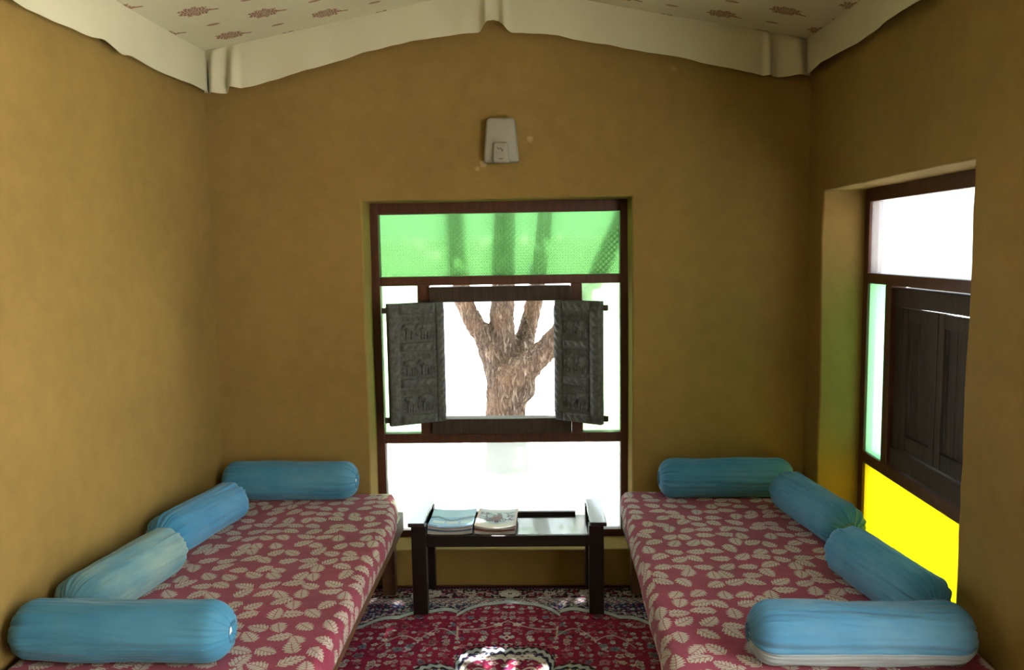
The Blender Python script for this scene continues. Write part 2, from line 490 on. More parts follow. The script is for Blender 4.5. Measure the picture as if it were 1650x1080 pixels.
# ------------------------------------------------------------------ windows
def pane(name, lo, hi, mat, parent):
    x0, z0, x1, z1 = lo[0], lo[2], hi[0], hi[2]; y0, y1 = lo[1], hi[1]
    V = [(x0, y0, z0), (x1, y0, z0), (x1, y0, z1), (x0, y0, z1), (x0, y1, z0), (x1, y1, z0), (x1, y1, z1), (x0, y1, z1)]
    Fq = [(0, 1, 2, 3), (5, 4, 7, 6), (4, 0, 3, 7), (1, 5, 6, 2), (3, 2, 6, 7), (4, 5, 1, 0)]
    o = pyd(name, V, Fq, [mat, M['glass_back']], parent, False)
    for k, p in enumerate(o.data.polygons): p.material_index = 0 if k == 0 else 1
    return o

W = 1.225
U = dict(j0=.036, p0=.216, m0=.273, m1=.956, p1=1.010, j1=1.192)
Z = dict(b=.182, s=.216, t0=.657, t1=.705, u0=1.432, u1=1.475, h0=1.774, h=1.824)
def window(name, loc, rz, mats, g0, dy):
    w_ = empty(name, loc, rz); tag(w_, kind='structure')
    fm, y0, y1 = M['frame'], 0, .06
    box('jamb', (-.012, y0, Z['b'] - .01), (U['j0'], y1, Z['h'] + .014), fm, w_)
    box('jamb', (U['j1'], y0, Z['b']), (W + .012, y1, Z['h'] + .014), fm, w_)
    box('head', (U['j0'], y0, Z['h0']), (U['j1'], y1, Z['h'] + .014), fm, w_)
    box('bottom_rail', (U['j0'], y0, Z['b']), (U['j1'], y1, Z['s']), fm, w_)
    box('transom', (U['j0'], y0, Z['u0']), (U['j1'], y1, Z['u1']), fm, w_)
    box('transom', (U['j0'], y0, Z['t0']), (U['j1'], y1, Z['t1']), fm, w_)
    box('mullion', (U['p0'], y0, Z['t1']), (U['m0'], y1, Z['u0']), fm, w_)
    box('mullion', (U['m1'], y0, Z['t1']), (U['p1'], y1, Z['u0']), fm, w_)
    g1, e = g0 + .005, .004
    pane('pane', (U['j0'] - e, g0, Z['u1'] - e), (U['j1'] + e, g1, Z['h0'] + e), mats[0], w_)
    pane('pane', (U['j0'] - e, g0, Z['t1'] - e), (U['p0'] + e, g1, Z['u0'] + e), mats[1], w_)
    pane('pane', (U['p1'] - e, g0, Z['t1'] - e), (U['j1'] + e, g1, Z['u0'] + e), mats[1], w_)
    pane('pane', (U['j0'] - e, g0, Z['s'] - e), (U['j1'] + e, g1, Z['t0'] + e), mats[2], w_)
    # old dark frame set into the middle light
    om = M['old_wood']
    inner = box('shutter_frame', (U['m0'] + .003, -.03 + dy, 1.352), (U['m1'] - .003, .05 + dy, 1.424), om, w_, .004, .002, 3)
    box('frame_board', (U['m0'] + .003, -.032 + dy, .709), (U['m1'] - .003, .05 + dy, .783), om, inner, .004, .002, 3)
    box('frame_board', (U['m0'] + .003, -.025 + dy, .783), (U['m0'] + .058, .05 + dy, 1.352), om, inner, .003, .001, 2)
    box('frame_board', (U['m1'] - .062, -.025 + dy, .783), (U['m1'] - .010, .05 + dy, 1.352), om, inner, .003, .001, 2)
    return w_

win1 = window('window_1', (-.792, D + REV, 0), 0, [M['pane_green'], M['pane_side'], M['pane_frost']], .034, 0)
win2 = window('window_2', (XR + REV, 3.572, 0), -P2, [M['pane_clear'], M['pane_side_right'], M['pane_yellow']], .012, .045)

# carved shutters of the back window, swung into the room
def seg_d(u, v, a, b):
    ax, ay = a; bx, by = b; dx, dy = bx - ax, by - ay
    t = np.clip(((u - ax) * dx + (v - ay) * dy) / (dx * dx + dy * dy + 1e-9), 0, 1)
    return np.hypot(u - ax - t * dx, v - ay - t * dy)
def relief(u, v, seed):
    """low relief of two elephants under foliage, height 0..1"""
    h = np.zeros_like(u)
    def ell(cx, cy, rx, ry, a=1.0):
        q = 1 - ((u - cx) / rx) ** 2 - ((v - cy) / ry) ** 2
        np.maximum(h, a * np.sqrt(np.clip(q, 0, 1)), out=h)
    def cap(a, b, r, am=1.0):
        q = 1 - (seg_d(u, v, a, b) / r) ** 2
        np.maximum(h, am * np.sqrt(np.clip(q, 0, 1)), out=h)
    for (ox, sc) in ((.34, 1.0), (-.52, .82)):
        ell(ox + .12 * sc, .06, .40 * sc, .44 * sc, .95)
        ell(ox - .22 * sc, .16, .19 * sc, .24 * sc, 1.0)
        ell(ox - .10 * sc, .10, .10 * sc, .20 * sc, 1.15)
        for lx in (-.10, .05, .24, .38): cap((ox + lx * sc, -.2), (ox + (lx - .02) * sc, -.72), .085 * sc, .7)
        cap((ox - .34 * sc, .1), (ox - .44 * sc, -.3), .075 * sc, .85); cap((ox - .44 * sc, -.3), (ox - .36 * sc, -.5), .06 * sc, .75)
        cap((ox + .46 * sc, .05), (ox + .5 * sc, -.4), .03, .6)
    for k in range(7):
        cx = -.85 + k * .28
        cap((cx, .92), (cx + .12, .55), .05, .45); cap((cx + .12, .62), (cx - .03, .52), .04, .4); cap((cx + .1, .78), (cx + .25, .68), .04, .4)
    for k in range(6): ell(-.8 + k * .32, -.92, .13, .07, .35)
    return np.clip(h, 0, 1.2)

def shutter(parent, hinge, free, z0, z1, name='shutter', flip=False):
    """local x runs from hinge to free edge, local -y is the carved face"""
    hx, fx = Vector(hinge), Vector(free)
    Lw = (fx - hx).length; ang = math.atan2((fx - hx).y, (fx - hx).x)
    hh = z1 - z0
    sgn = 1 if not flip else -1      # side the carved face looks to
    cm = M['carved']
    t = .028
    base = box(name, (0, -.004 if sgn > 0 else -t + .004, 0), (Lw, t - .004 if sgn > 0 else .004, hh), cm, parent, .002)   # backing board
    base.location = hx - Vector(parent.location) + Vector((0, 0, z0)); base.rotation_euler = (0, 0, ang)
    def Yf(d): return -d * sgn
    st_h, st_f = .042, .052; rl = [.045, .040, .040, .052]   # bottom .. top
    ph = (hh - sum(rl)) / 3
    def carved_strip(nm, x0, x1, za, zb, d0, vert, n):
        nu, nv = (14, max(8, int((zb - za) / .004))) if vert else (max(8, int((x1 - x0) / .004)), 14)
        def fn(a, b):
            x = x0 + a * (x1 - x0); z = za + b * (zb - za)
            s_ = (z if vert else x) * n; c = (a if vert else b) * 2 - 1
            edge = min(a, 1 - a, b, 1 - b)
            d = (d0 + .004) * min(1, edge * 12)
            if edge > .04:
                d += .0060 * max(0, (1 - c * c * 1.7)) * abs(math.sin(s_ * math.pi + c * 1.2)) + .002 * (1 if .78 < abs(c) < .92 else 0)
            return (x, Yf(d + .004), z)
        o = gridmesh(nm, nu, nv, fn, cm, base)
        if sgn < 0: o.data.flip_normals()
        return o
    carved_strip('stile', 0, st_h, 0, hh, .010, True, 26)
    carved_strip('stile', Lw - st_f, Lw, 0, hh, .010, True, 26)
    zc = 0
    for k in range(4):
        carved_strip('rail', st_h, Lw - st_f, zc, zc + rl[k], .008, False, 26)
        zc += rl[k]
        if k < 3:
            n1, n2 = 64, 52
            uu, vv = np.meshgrid(np.linspace(-1, 1, n1), np.linspace(-1, 1, n2))
            hg = relief(uu, vv, k)
            x0, x1 = st_h, Lw - st_f; za, zb = zc, zc + ph
            def fn(a, b):
                i, j = round(a * (n1 - 1)), round(b * (n2 - 1))
                ii = i if sgn > 0 else n1 - 1 - i
                m_ = min(a, 1 - a, b, 1 - b)
                fr = .005 if m_ < .06 else 0
                d = -.006 + hg[j, ii] * .021 * (1 if m_ > .07 else 0) + fr + noise.noise(Vector((a * 14, b * 14, k))) * .0008
                return (x0 + a * (x1 - x0), Yf(d + .004), za + b * (zb - za))
            o = gridmesh('carved_panel', n1, n2, fn, cm, base)
            if sgn < 0: o.data.flip_normals()
            zc += ph
    for zz in (.012, hh - .045):        # battens on the back with tips past the free edge
        box('batten', (.02, (t - .006) if sgn > 0 else -t - .012, zz), (Lw + .016, (t + .012) if sgn > 0 else -t + .006, zz + .026), M['old_wood'], base, .002)
    for zz in (.07, hh - .11):
        box('hinge', (.001, -.003, zz), (.014, .005, zz + .05), M['worn_wood'], base, .002)
    return base
shutter(win1, (-.446, D + .122, 0), (-.690, D - .008, 0), .782, 1.357, flip=True)
shutter(win1, (.086, D + .122, 0), (.292, D - .018, 0), .782, 1.357)

# plain plank shutters of the right window, closed
def plank_shutter(parent, x0, x1, z0, z1, first):
    om = M['worn_wood']; y0, y1 = .030, .056
    s = box('shutter', (x0, y0 - .006, z0), (x0 + .042, y1, z1), om, parent, .003, .0015, 3)          # hanging stile
    box('stile', (x1 - .040, y0 - .006, z0), (x1, y1, z1), om, s, .003, .0015, 3)
    box('rail', (x0 + .042, y0 - .004, z1 - .05), (x1 - .040, y1, z1), om, s, .003, .001, 2)
    box('rail', (x0 + .042, y0 - .004, z0), (x1 - .040, y1, z0 + .06), om, s, .003, .001, 2)
    xa = x0 + .043
    n = 3; wd = (x1 - .041 - xa) / n
    for k in range(n):
        box('plank', (xa + k * wd + .0008, .040 + .002 * (k % 2), z0 + .055), (xa + (k + 1) * wd - .0008, .053, z1 - .049), om, s, .002, .0012, 3)
    return s
ix0, ix1 = U['m0'] + .060, U['m1'] - .064
mid = (ix0 + ix1) / 2
plank_shutter(win2, ix0 + .002, mid - .002, .787, 1.346, True)
plank_shutter(win2, mid + .003, ix1 - .002, .787, 1.344, False)

# frame of the added, unseen doorway behind the viewer
d1 = empty('added_door_1', (XR + .16, DY1, 0), -P2); tag(d1, kind='structure')
box('jamb', (0, 0, 0), (.06, .08, DZ), M['frame'], d1); box('jamb', (DY1 - DY0 - .06, 0, 0), (DY1 - DY0, .08, DZ), M['frame'], d1)
box('head', (.06, 0, DZ - .06), (DY1 - DY0 - .06, .08, DZ), M['frame'], d1)

# ------------------------------------------------------------------ cloth ceiling with valance
RX = -.155
def zc(x, y):
    z = 2.752 - .190 * abs(x - RX)
    t = (y - YF) / (D - YF)
    bay = abs(math.sin(t * math.pi * 4))
    return z - .012 * bay * min(1, 3 * abs(x - RX)) + noise.noise(Vector((x * 2, y * 2, 3))) * .006 - .004
cx0, cx1, cy0, cy1 = XL + .035, XR - .035, YF + .06, D - .045
cloth = gridmesh('ceiling_cloth', 90, 120, lambda a, b: (cx0 + a * (cx1 - cx0), cy0 + b * (cy1 - cy0), zc(cx0 + a * (cx1 - cx0), cy0 + b * (cy1 - cy0))), M['ceiling_print'])
cloth.data.flip_normals()
tag(cloth, 'white cotton ceiling cloth printed with red flowers, ridged in the middle, with hanging valance', 'ceiling cloth')
def ip(x, pts):
    return float(np.interp(x, [p[0] for p in pts], [p[1] for p in pts]))
BOT = [(-1.47, 2.318), (-1.44, 2.310), (-1.40, 2.308), (-1.37, 2.314), (-1.345, 2.334), (-1.30, 2.332), (-1.259, 2.339), (-.851, 2.445), (-.62, 2.505), (-.545, 2.515), (-.36, 2.540), (-.235, 2.548), (-.20, 2.585), (-.174, 2.600), (-.15, 2.594), (-.115, 2.556), (-.093, 2.547), (.10, 2.528), (.273, 2.491), (.652, 2.419), (.90, 2.360), (1.003, 2.337), (1.10, 2.330), (1.16, 2.328), (1.20, 2.330)]
def g(x, c, s): return math.exp(-((x - c) / s) ** 2)
def vb(a, b):
    x = cx0 - .012 + a * (cx1 - cx0 + .024)
    zt = zc(x, cy1) + .002; zb = ip(x, BOT) + noise.noise(Vector((x * 14, 0, 5))) * .003
    k = b ** .8
    out = .012 + .010 * k + .007 * math.sin(x * 23) * k
    # tucks: left corner, ridge, right corner
    out += .062 * k ** .5 * g(x, -1.418, .026) - .012 * k ** .5 * g(x, -1.372, .012) + .040 * k ** .8 * g(x, -1.335, .020)
    out += .040 * k ** .5 * g(x, -.205, .018) + .030 * k ** .6 * g(x, -.125, .016) - .010 * k * g(x, -.165, .02) + .012 * k * g(x, -.31, .04)
    out += .034 * k ** .5 * g(x, 1.025, .014) + .050 * k ** .5 * g(x, 1.150, .030) - .015 * k * g(x, 1.07, .02)
    return (x, cy1 + .013 - out, zt + (zb - zt) * b)
v1 = gridmesh('valance', 420, 18, vb, M['valance'], cloth)
def vs(xs, sg, nm, seed):
    def f(a, b):
        y = cy0 + a * (cy1 - cy0)
        zt = zc(xs, y)
        wob = noise.noise(Vector((y * 2.2, seed, 0))) * .009 + noise.noise(Vector((y * 9, seed, 1))) * .005
        if seed == 1: wob += -.012 * g(y, 2.92, .05) + .010 * g(y, 2.80, .04)
        zb = 2.312 + wob + (.02 if sg < 0 else 0)
        k = b ** .8
        out = .004 + .012 * k + .010 * k * math.sin(y * 9 + seed) + .006 * k * noise.noise(Vector((y * 7, seed, 4)))
        return (xs - sg * .003 + sg * out, y, zt + (zb - zt) * b)
    return gridmesh(nm, 300, 14, f, M['valance'], cloth)
vs(cx0, 1, 'valance', 1); vs(cx1, -1, 'valance', 2)

# ------------------------------------------------------------------ rug
def make_rug():
    X0, X1, Y0, Y1 = -.98, .70, 1.35, 3.757
    nx, ny = 620, 600
    # finer rows where the rug is in view
    ys = np.concatenate([np.linspace(Y0, 2.9, 170, endpoint=False), np.linspace(2.9, Y1, ny - 170)])
    xs = np.linspace(X0, X1, nx)
    gx, gy = np.meshgrid(xs, ys)
    ax = -.142; yc = (Y0 + Y1) / 2
    u = np.abs(gx - ax); vv = np.abs(gy - yc); hv = (Y1 - Y0) / 2; hu = (X1 - X0) / 2
    e_y = hv - vv                       # distance from the end edge
    e_x = hu - u
    e = np.minimum(e_y, e_x)
    s = np.where(e_y < e_x, u, vv)      # run along the border
    rng = np.random.RandomState(3)
    def vn(sc, seed):
        r = np.random.RandomState(seed); n = 256; t = r.rand(n, n)
        a, b = gx * sc + 50, gy * sc + 50
        i, j = np.floor(a).astype(int), np.floor(b).astype(int); fa, fb = a - i, b - j
        fa = fa * fa * (3 - 2 * fa); fb = fb * fb * (3 - 2 * fb)
        T = lambda p, q: t[p % n, q % n]
        return (T(i, j) * (1 - fa) + T(i + 1, j) * fa) * (1 - fb) + (T(i, j + 1) * (1 - fa) + T(i + 1, j + 1) * fa) * fb
    crim = np.array((.235, .018, .055)); dred = np.array((.12, .010, .022)); navy = np.array((.022, .026, .085)); ivory = np.array((.56, .53, .49))
    pale = np.array((.42, .48, .52)); black = np.array((.014, .012, .018)); rose = np.array((.36, .13, .16)); teal = np.array((.14, .18, .24))
    col = np.zeros(gx.shape + (3,)); col[:] = crim
    def put(mask, c):
        m_ = np.clip(mask, 0, 1)[..., None]; col[:] = col * (1 - m_) + np.array(c) * m_
    def lt(d, wv=.0012): return np.clip(.5 - d / (2 * wv), 0, 1)
    # --- small flowers strewn over the field (mirror symmetric)
    def flowers(cells, off, seed, rad, cset, petals=6, mask=1.0):
        cu, cv = u / cells + off, vv / cells + off * .7
        iu, iv = np.floor(cu), np.floor(cv)
        hsh = lambda k: np.modf(np.abs(np.sin(iu * 127.1 + iv * 311.7 + seed * 17.3 + k * 74.7) * 43758.5453))[0]
        px, pv = (iu + .25 + .5 * hsh(1) - off) * cells, (iv + .25 + .5 * hsh(2) - off * .7) * cells
        du, dv = u - px, vv - pv
        r = np.hypot(du, dv); th = np.arctan2(dv, du) + hsh(5) * 6
        R_ = rad * (.55 + .75 * hsh(3)) * (1 + .22 * np.cos(petals * th)) * (1 + .35 * (hsh(6) - .5) * np.cos(2 * th))
        pick = np.floor(hsh(4) * len(cset)).astype(int)
        for k, c in enumerate(cset): put(lt(r - R_) * (pick == k) * mask, c)
        put(lt(np.abs(r - R_ * .55) - R_ * .13) * mask * (hsh(7) > .4), dred)
        put(lt(r - R_ * .22) * mask, navy)
    flowers(.047, .3, 1, .011, [ivory * .85, ivory * .7, rose, pale], 6)
    flowers(.066, .8, 2, .016, [ivory, rose, teal, rose], 5)
    flowers(.036, .15, 3, .0055, [rose, dred, pale, navy], 4)
    # --- vines: thin pale cusped line
    def poly(p): return np.interp(u, [a for a, _ in p], [b for _, b in p])
    def lobes(pts):     # list of arcs (u0,u1,base y from end, bulge)
        y = np.zeros_like(u)
        for (a, b, ya, yb, bul) in pts:
            m_ = (u >= a) & (u < b); t = (u - a) / (b - a)
            y = np.where(m_, ya + (yb - ya) * t - bul * np.sin(np.pi * t), y)
        return y
    far = (gy > yc)
    th_line = lobes([(-.01, .15, .365, .455, -.02), (.15, .205, .455, .455, .0), (.205, .245, .455, .415, .0), (.205, .36, .52, .545, .085), (.36, .52, .565, .62, .08), (.52, .9, .70, .80, .07)])
    put(lt(np.abs(e_y - th_line) - .0036) * (u < .52), ivory * .85)
    cusp = np.maximum(lt(seg_d(u, e_y, (.205, .455), (.212, .43)) - .003), lt(seg_d(u, e_y, (.212, .43), (.205, .52)) - .003))
    put(cusp, ivory * .85)
    put(lt(seg_d(u, e_y, (.36, .545), (.362, .575)) - .003), ivory * .85)
    # --- spandrels beyond the cusped light-blue contour
    con = lobes([(-.01, .11, .176, .212, -.004), (.11, .185, .212, .266, .006), (.185, .225, .266, .322, .0), (.225, .34, .290, .285, .024), (.34, .48, .285, .345, .022), (.48, .62, .345, .43, .03), (.62, 1.2, .43, .95, .03)])
    wob = (vn(70, 5) - .5) * .006
    out_ = lt(e_y - con)
    put(out_, navy)
    sp = out_ > .5
    mk = sp.astype(float)
    for seed, cells, rad, cs in ((11, .030, .0085, [ivory, ivory * .8, rose, crim]), (12, .021, .005, [ivory, pale, rose, ivory])):
        flowers(cells, .37, seed, rad, cs, 5, mk)
    sc = np.sin(u * 95 + np.sin(e_y * 60) * 2.2) * .011
    put(lt(np.abs(e_y - con + .040 + sc) - .0032) * mk, ivory)
    d = e_y - con
    put(lt(np.abs(d + .004) - .016), pale)
    put(lt(np.abs(d + .004 + .0035 * np.sign(np.sin(u * 420))) - .019) * lt(-(np.abs(d + .004) - .014)), ivory * .9)
    put(lt(np.abs(d - .0165) - .0035), black)
    put(lt(np.abs(d + .0245) - .003), black)
    # --- medallion
    rm = np.hypot(u * .80, vv * .62)
    th = np.arctan2(vv * .62, u * .8)
    cus = np.abs(np.sin(th * 6 + .0)) ** .7
    Rm = .375 * (.80 + .2 * cus)
    tip = .05 * np.exp(-(u / .035) ** 2)
    Rm = Rm + tip
    dm = rm - Rm
    put(lt(dm - .006), black)
    put(lt(np.abs(dm + .010 + .004 * np.sin(th * 90)) - .008), pale * .9)
    put(lt(dm + .026), navy)
    put(lt(np.abs(dm + .046) - .012), ivory)
    put(lt(dm + .062), crim * .9)
    ins = (dm < -.024).astype(float)
    flowers(.050, .6, 21, .015, [ivory, pale, rose, ivory], 6, ins)
    flowers(.028, .2, 22, .006, [ivory, rose, navy, pale], 5, ins)
    for k in range(5):
        put(lt(np.abs(dm + .11 + .05 * k + .017 * np.sin(th * (14 - k) + k)) - .004) * ins, ivory if k % 2 == 0 else navy)
    put(lt(np.abs(u) + np.abs(e_y - .53) * .7 - .018), ivory); put(lt(np.abs(u) + np.abs(e_y - .53) * .7 - .009), crim)
    for k in range(26):
        t = -.25 + k * .02; put(lt(np.hypot(u - abs(t), dm - .016) - .0045), black)
    # --- border bands
    bw = .200
    lim = np.where(far, np.minimum(bw, con - .020), bw); lim = np.where(e_x < e_y, bw, lim)
    inm = (e < lim).astype(float)
    put(inm, ivory)
    put(inm * (np.abs(((s + e * 1.1) / .022) % 1.0 - .5) < .2) * lt(np.abs(e - .178) - .015), crim)
    put(inm * (np.abs(((s - e * 1.1) / .044) % 1.0 - .5) < .12) * lt(np.abs(e - .178) - .015), navy)
    put(inm * lt(np.abs(e - .156) - .0045), navy); put(inm * lt(np.abs(e - .198) - .002), navy)
    put(inm * ((s / .009) % 1 < .45) * lt(np.abs(e - .156) - .0018), ivory)
    main = lt(np.abs(e - .095) - .052)
    put(main, black * 1.5)
    mm = (main > .5).astype(float)
    t = (s / .366 + .5) % 1.0 - .5
    put(lt(np.abs(e - .095 - .022 * np.cos(t * 4 * np.pi)) - .0045) * mm, crim)
    put(lt(np.abs(e - .095 + .020 * np.cos(t * 6 * np.pi)) - .003) * mm, ivory)
    flowers(.034, .45, 31, .0115, [crim, ivory, crim, rose], 6, mm)
    flowers(.020, .1, 32, .0055, [ivory, crim, ivory, pale], 5, mm)
    for c0, rr in ((0.0, .046), (.5, .026)):
        dt = ((t - c0 + .5) % 1.0 - .5) * .366
        q = np.hypot(dt * .95, (e - .095) * 1.15); aa = np.arctan2(e - .095, dt)
        put(lt(q - rr * (1 + .10 * np.cos(10 * aa))), ivory)
        put(lt(np.abs(q - rr * .66) - .0022) , rose if c0 else pale * .8)
        put(lt(np.hypot(np.abs(dt) - .005, (e - .095) * .5) - .0042), black)
    put(lt(e - .043), navy * .6)
    put(((s / .014) % 1 < .4) * lt(np.abs(e - .036) - .003), ivory * .6)
    put(lt(e - .028), dred * .6)
    col *= (.86 + .28 * vn(40, 8))[..., None] * (.93 + .14 * vn(300, 9))[..., None]
    zz = .012 + (vn(6, 4) - .5) * .003 - .006 * np.clip(1 - e / .01, 0, 1)
    V = np.stack([gx, gy, zz], -1).reshape(-1, 3)
    idx = np.arange(nx * ny).reshape(ny, nx)
    Fq = np.stack([idx[:-1, :-1], idx[:-1, 1:], idx[1:, 1:], idx[1:, :-1]], -1).reshape(-1, 4)
    # skirt
    me = bpy.data.meshes.new('rug')
    me.vertices.add(len(V)); me.vertices.foreach_set('co', V.ravel())
    me.loops.add(Fq.size); me.loops.foreach_set('vertex_index', Fq.ravel())
    me.polygons.add(len(Fq)); me.polygons.foreach_set('loop_start', np.arange(0, Fq.size, 4))
    me.update(calc_edges=True); me.validate()
    at_ = me.color_attributes.new('Col', 'FLOAT_COLOR', 'POINT')
    at_.data.foreach_set('color', np.concatenate([np.clip(col, 0, 1), np.ones(gx.shape + (1,))], -1).astype(np.float32).ravel())
    o = link('rug', me, M['rug'])
    sm = o.modifiers.new('pile_thickness', 'SOLIDIFY'); sm.thickness = .008; sm.offset = -1
    tag(o, 'crimson medallion rug with navy and ivory floral border on the floor between the beds', 'rug')
make_rug()

# ------------------------------------------------------------------ beds
def bed(x_aisle, x_wall, y0, y1, label, sg):
    b = empty('daybed_frame', ((x_aisle + x_wall) / 2, (y0 + y1) / 2, 0))
    lx = lambda x: x - b.location.x
    ly = lambda y: y - b.location.y
    xa, xw = lx(x_aisle), lx(x_wall)
    lo, hi = min(xa, xw), max(xa, xw)
    bm = M['bed_wood']
    box('side_rail', (xa - (.03 if sg > 0 else 0), ly(y0), .295), (xa + (0 if sg > 0 else .03), ly(y1), .382), bm, b, .004)
    box('side_rail', (xw - (0 if sg > 0 else .03), ly(y0), .295), (xw + (.03 if sg > 0 else 0), ly(y1), .382), bm, b, .004)
    box('end_rail', (lo + .03, ly(y0), .295), (hi - .03, ly(y0) + .03, .382), bm, b, .004)
    box('end_rail', (lo + .03, ly(y1) - .03, .295), (hi - .03, ly(y1), .382), bm, b, .004)
    for k in range(8):
        yy = ly(y0) + .08 + k * (y1 - y0 - .25) / 7
        box('slat', (lo + .03, yy, .345), (hi - .03, yy + .085, .362), bm, b, .002)
    for xx in (lo + .031, hi - .091):
        for yy in (ly(y0) + .031, ly(y1) - .095):
            box('leg', (xx, yy, .0145 if abs(xx + .03 - xa) < .1 else 0.0), (xx + .06, yy + .06, .345), bm, b, .004)
    tag(b, label, 'bed')
    return b
YB0, YB1 = 1.66, 3.735
bed(-.640, XL + .025, YB0, YB1, 'brown wooden daybed frame with square legs along the left wall', 1)
bed(.385, XR - .025, YB0, YB1, 'brown wooden daybed frame with square legs along the right wall', -1)

def mattress(x_aisle_fn, x_wall, y0, y1, label, sg, seed):
    zt, zb = BED_Z, .383
    R_ = .034
    ny = 130
    def section(y):
        xa = x_aisle_fn(y)
        wd = abs(xa - x_wall)
        pts = []      # from wall bottom up, over, down the aisle side: (dist from wall, z)
        pts.append((0, zb)); pts.append((0, zt - R_))
        for k in range(1, 7):
            a = k / 6 * P2; pts.append((R_ - R_ * math.cos(a), zt - R_ + R_ * math.sin(a)))
        n = 40
        for k in range(1, n): pts.append((R_ + (wd - 2 * R_) * k / n, zt))
        for k in range(0, 7):
            a = k / 6 * P2; pts.append((wd - R_ + R_ * math.sin(a), zt - R_ + R_ * math.cos(a)))
        for k in range(1, 4):
            q = k / 3
            pts.append((wd + .006 * math.sin(q * math.pi), zt - R_ - (zt - R_ - zb) * q))
        pts.append((wd - .03, zb + .0005)); pts.append((wd * .5, zb + .0005))
        return pts
    V, uvs, ncol = [], [], None
    for j in range(ny):
        q = j / (ny - 1)
        y = y0 + q * (y1 - y0)
        de = min(y - y0, y1 - y)
        rnd = R_ * (1 - math.sqrt(max(0, 1 - (1 - min(1, de / R_)) ** 2)))
        pts = section(y)
        ncol = len(pts)
        s_ = 0; prev = None
        for (d, z) in pts:
            if prev: s_ += math.hypot(d - prev[0], z - prev[1])
            prev = (d, z)
            zz = z - rnd * .9 if z > zb + .02 else z
            dd = d
            if z > zb + .03:
                zz += noise.noise(Vector((d * 5, y * 5, seed))) * .004 + noise.noise(Vector((d * 14, y * 14, seed))) * .0015
            if d > abs(x_aisle_fn(y) - x_wall) - .01 and z > zb + .01:
                dd += noise.noise(Vector((y * 9, z * 9, seed))) * .006
            V.append((x_wall + sg * dd, y, zz)); uvs.append((s_ + seed * .37, y))
    Fq = []
    for j in range(ny - 1):
        for i in range(ncol):
            a = j * ncol + i; b = j * ncol + (i + 1) % ncol
            Fq.append((a, b, b + ncol, a + ncol) if sg > 0 else (a, a + ncol, b + ncol, b))
    Fq.append(tuple(range(ncol)) if sg < 0 else tuple(reversed(range(ncol))))
    Fq.append(tuple((ny - 1) * ncol + i for i in (reversed(range(ncol)) if sg < 0 else range(ncol))))
    o = pyd('mattress', V, Fq, M['leaf_print'])
    uvl = o.data.uv_layers.new(name='UVMap')
    for l in o.data.loops: uvl.data[l.index].uv = uvs[l.vertex_index]
    # corded edge along the aisle side
    xs_ = [(x_aisle_fn(y0 + .04 + (y1 - y0 - .08) * k / 40), y0 + .04 + (y1 - y0 - .08) * k / 40) for k in range(41)]
    tag(o, label, 'mattress')
    return o
mattress(lambda y: -.612 - .060 * max(0, (y - 3.25) / .5) ** 1.6 - .004 * (y - 2.5), XL + .008, YB0, YB1 + .01, 'mattress in crimson leaf-print cover on the left bed', 1, 1)
mattress(lambda y: .350 + .018 * (y - 2.4) + .004 * max(0, (y - 3.5) / .25), XR - .008, YB0, YB1 + .01, 'mattress in crimson leaf-print cover on the right bed under the yellow pane', -1, 2)

